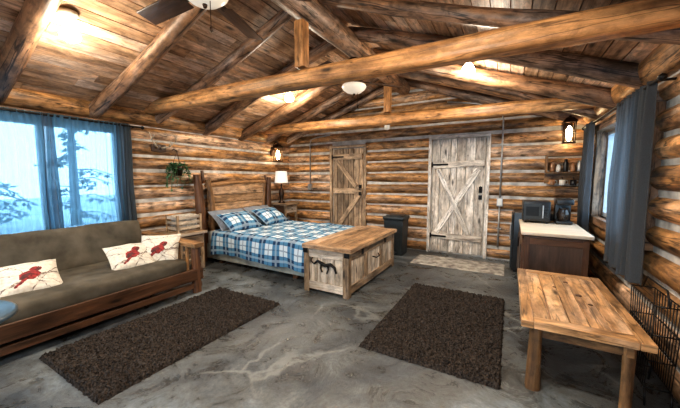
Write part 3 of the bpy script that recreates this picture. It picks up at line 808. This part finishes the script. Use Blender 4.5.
# ------------------------------------------------------------------ lanterns
def lantern(c, wallp):
    mb = MB(); x, y, z = c
    for dx in (-.06, .06):
        for dy in (-.06, .06): mb.box((x + dx, y + dy, z), (.012, .012, .27), M_bronze)
    for dz in (-.135, .0, .135): 
        for dx in (-.06, .06): mb.box((x + dx, y, z + dz), (.012, .13, .01), M_bronze)
        for dy in (-.06, .06): mb.box((x, y + dy, z + dz), (.13, .012, .01), M_bronze)
    mb.box((x, y, z - .14), (.14, .14, .015), M_bronze)
    mb.lathe([(.12, .135), (.06, .19), (.02, .205), (.02, .22), (.001, .225)], (x, y, z), M_bronze, 4, Matrix.Rotation(pi / 4, 3, 'Z'), False)
    mb.lathe([(.001, -.115), (.022, -.10), (.038, -.03), (.036, .03), (.014, .08), (.001, .09)], (x, y, z), M_lantern, 14)
    w = Vector(wallp); mb.tube([(x, y, z + .21), (x + (w.x - x) * .3, y + (w.y - y) * .3, z + .26), (x + (w.x - x) * .8, y + (w.y - y) * .8, z + .2), w], .009, M_bronze)
    mb.rbox(w, (.04 if abs(w.x - x) > .02 else .1, .1 if abs(w.x - x) > .02 else .04, .18), .01, M_bronze)
    o = mb.build('wall_lantern'); lamp('lantern_light', (x, y, z - .02), 20, (1, .74, .45), .04, o)
lantern((.66, 5.10, 1.90), (.66, 5.24, 1.95))
lantern((XL + .22, 4.72, 1.76), (XL + .08, 4.72, 1.82))

# ------------------------------------------------------------------ ceiling lights
for (x, y, W_) in ((-3.05, 1.10, 50), (-2.90, 3.60, 60), (-.45, 3.60, 60), (-.40, 1.15, 60), (-3.05, -.9, 70), (-.4, -.9, 70)):  # last two, unseen behind the camera, are added as fill lights
    z = roof(x); mb = MB()
    mb.lathe([(.001, 0.0), (.06, 0.0), (.065, -.02), (.045, -.04), (.032, -.06), (.03, -.11)], (x, y, z), M_offw, 20)
    mb.lathe([(.03, -.10), (.055, -.14), (.068, -.175), (.062, -.20), (.04, -.215), (.001, -.222)], (x, y, z), M_bulb, 20)
    o = mb.build('ceiling_light')
    lamp('bulb_light', (x, y, z - .28), W_ * .38, (1, .88, .71), .045, o)
    lamp('flood_light', (x, y, z - .26), W_ * 1.1, (1, .90, .76), .045, o, 165)
mb = MB(); mb.cyl((RID, 4.49, 2.10), (RID, 4.49, 2.07), .045, M_offw); mb.lathe([(.045, 0), (.04, -.03), (.001, -.045)], (RID, 4.49, 2.07), M_offw, 18); mb.build('smoke_detector')

def fan(y, ph, zb, up):
    mb = MB(); x = RID
    top = PEAK - .36
    mb.lathe([(.001, top - zb), (.06, top - zb), (.055, top - zb - .03), (.03, top - zb - .04), (.03, .16), (.11, .14), (.12, .08), (.09, .03), (.05, .02), (.055, 0)], (x, y, zb + .01), M_bronze, 28)
    mb.lathe([(.06, .02), (.14, .01), (.15, -.01), (.135, -.04), (.09, -.075), (.03, -.09), (.001, -.092)], (x, y, zb), M_bowl, 28)
    mb.lathe([(.001, -.088), (.015, -.092), (.012, -.11), (.001, -.118)], (x, y, zb), M_bronze, 12)
    for k in range(5):
        a = ph + k * 2 * pi / 5; B = Matrix.Rotation(a, 3, 'Z'); Bp = B @ Matrix.Rotation(.22, 3, 'X')
        mb.box(Vector((x, y, zb + up)) + B @ Vector((.16, 0, 0)), (.14, .04, .01), M_bronze, B)
        mb.rbox(Vector((x, y, zb + up)) + B @ Vector((.43, 0, 0)), (.46, .14, .012), .0055, M_fanblade, Bp, 2)
    pts = [(x + .05, y, zb - .02 - i * .03) for i in range(8)]; mb.tube(pts, .0025, M_bronze, 6)
    mb.lathe([(.001, .02), (.008, .01), (.009, -.01), (.001, -.02)], (x + .05, y, zb - .25), M_bronze, 10)
    return mb.build('ceiling_fan')
fan(1.30, .62, 2.46, -.01); fan(3.35, .9, 2.40, .06)

# ------------------------------------------------------------------ wall things
mb = MB(); Y = YB - .085
mb.tube([(-.13, Y, .98), (-.13, Y, 1.6), (-.13, Y, 2.15), (-.15, Y, 2.25), (-.21, Y, 2.34), (-.31, Y, 2.40), (-.6, Y - .02, 2.46), (-.95, Y - .03, 2.52)], .013, M_steel)
mb.box((-.13, Y - .01, .92), (.08, .06, .13), M_steel); mb.box((-.13, Y - .045, .92), (.06, .01, .1), M_offw)
mb.tube([(-.13, Y, .86), (-.13, Y, .2)], .013, M_steel)
for z in (1.3, 1.8, .5): mb.box((-.13, Y + .015, z), (.06, .01, .02), M_steel)
mb.build('electrical_conduit')
mb = MB(); mb.tube([(-3.69, Y, 1.15), (-3.69, Y, 2.0), (-3.66, Y, 2.08), (-3.5, Y, 2.12), (-3.2, Y, 2.14)], .012, M_steel); mb.box((-3.69, Y - .01, 1.1), (.08, .06, .13), M_steel)
mb.build('electrical_conduit')

mb = MB(); c = Vector((XL + .085, 2.42, 1.70))
mb.rbox(c, (.03, .2, .1), .01, M_cab)
for sg in (-1, 1):
    mb.tube([c + Vector((.02, sg * .03, 0)), c + Vector((.10, sg * .09, .02)), c + Vector((.14, sg * .16, .09)), c + Vector((.12, sg * .18, .19))], lambda t: .014 * (1 - .7 * t), M_antler)
    mb.tube([c + Vector((.10, sg * .09, .02)), c + Vector((.15, sg * .09, .10))], lambda t: .01 * (1 - .7 * t), M_antler)
    mb.tube([c + Vector((.14, sg * .16, .09)), c + Vector((.19, sg * .15, .16))], lambda t: .009 * (1 - .7 * t), M_antler)
mb.build('antler_rack')
mb = MB(); c = Vector((XL + .18, 2.62, 1.42))
mb.lathe([(.001, -.10), (.05, -.10), (.075, .0), (.085, .03), (.075, .03), (.06, .01), (.001, .01)], c, M_bronze, 18)
for k in range(3):
    a = k * 2.1; mb.tube([c + Vector((.07 * math.cos(a), .07 * math.sin(a), .03)), c + Vector((0, 0, .25))], .003, M_black, 5)
mb.tube([c + Vector((0, 0, .25)), c + Vector((-.07, 0, .28)), c + Vector((-.12, 0, .26))], .006, M_black)
for k in range(40):
    a = R.uniform(0, 2 * pi); L = R.uniform(.08, .38); pts = []
    for i in range(6):
        t = i / 5; pts.append(c + Vector((math.cos(a) * (.04 + .10 * t) * .8, math.sin(a) * (.04 + .13 * t), .03 + .07 * math.sin(t * 2.4) - L * t * t)))
        if pts[-1].x < XL + .08: pts[-1].x = XL + .08
    mb.tube(pts, .002, M_leaf, 4)
    for p in pts[1:]:
        for q in range(2):
            d = Vector((R.uniform(-.6, 1), R.uniform(-1, 1), R.uniform(-.7, .6))).normalized(); sd = d.cross(Vector((0, 0, 1))).normalized(); l = R.uniform(.03, .055)
            vs = [p, p + d * l * .5 + sd * l * .35, p + d * l, p + d * l * .5 - sd * l * .35]
            mb.add(vs, [(0, 1, 2, 3)], [[(0, 0), (1, 0), (1, 1), (0, 1)]], M_leaf)
mb.build('hanging_plant')

mb = MB(); c = (-2.40, .24)
mb.lathe([(.001, .0), (.27, .0), (.285, -.01), (.285, -.025), (.27, -.035), (.001, -.035)], (c[0], c[1], .60), M_tabletop, 40)
mb.lathe([(.001, 0), (.16, 0), (.17, .02), (.04, .05), (.025, .12), (.03, .4), (.05, .565)], (c[0], c[1], 0), M_black, 24)
mb.build('round_side_table')

# ------------------------------------------------------------------ outdoors
mb = MB(); mb.box((-1.7, 2, -.35), (60, 60, .1), M_snow); mb.build('ground')
def trees(name, cx, cy, sx, sy, n, sd):
    q = random.Random(sd); mb = MB()
    for i in range(n):
        x = cx + q.uniform(-sx, sx); y = cy + q.uniform(-sy, sy); h = q.uniform(3.5, 7)
        mb.log((x, y, -.30), (x + q.uniform(-.3, .3), y, h), q.uniform(.05, .12), M_bark, .03, 8, .1, step=.8)
        for k in range(15):
            z = .1 + (h - .5) * k / 15; L = (1 - k / 17) * q.uniform(.7, 1.5); a = q.uniform(0, 6.28)
            e = (x + L * math.cos(a), y + L * math.sin(a), z - .15 * L)
            mb.tube([(x, y, z), ((x + e[0]) / 2, (y + e[1]) / 2, z + .05), e], .016, M_bark, 5)
            for j in range(20):
                t = q.uniform(.15, 1); p = Vector((x, y, z)).lerp(Vector(e), t); d = Vector((q.uniform(-1, 1), q.uniform(-1, 1), q.uniform(-.8, .3))) * .26
                s2 = d.cross(Vector((q.random(), q.random(), 1))).normalized() * .045
                mb.add([p, p + d * .5 + s2, p + d, p + d * .5 - s2], [(0, 1, 2, 3)], [[(0, 0)] * 4], M_needle)
    mb.build(name)
trees('pine_trees', -11.5, 4.0, 2.6, 5.5, 30, 3); trees('pine_trees', 6.5, 10.5, 2.0, 4.0, 10, 5)

# ------------------------------------------------------------------ world + camera
w = bpy.data.worlds.new('World'); scene.world = w; w.use_nodes = True
nt = w.node_tree; bg = nt.nodes['Background']
bg.inputs['Color'].default_value = (0.52, 0.77, 1.0, 1); bg.inputs['Strength'].default_value = 4.5

cam = bpy.data.cameras.new('camera'); cam.lens = 15.9; cam.sensor_width = 36; cam.clip_start = .03
co = bpy.data.objects.new('camera', cam); scene.collection.objects.link(co)
co.location = (0, 0, 1.3); co.rotation_euler = (math.radians(90 - 5.1), 0, math.radians(29.5)); scene.camera = co
scene.view_settings.view_transform = 'Standard'
try: scene.view_settings.look = 'Medium High Contrast'
except Exception as e: print(e)
scene.view_settings.exposure = 0.36
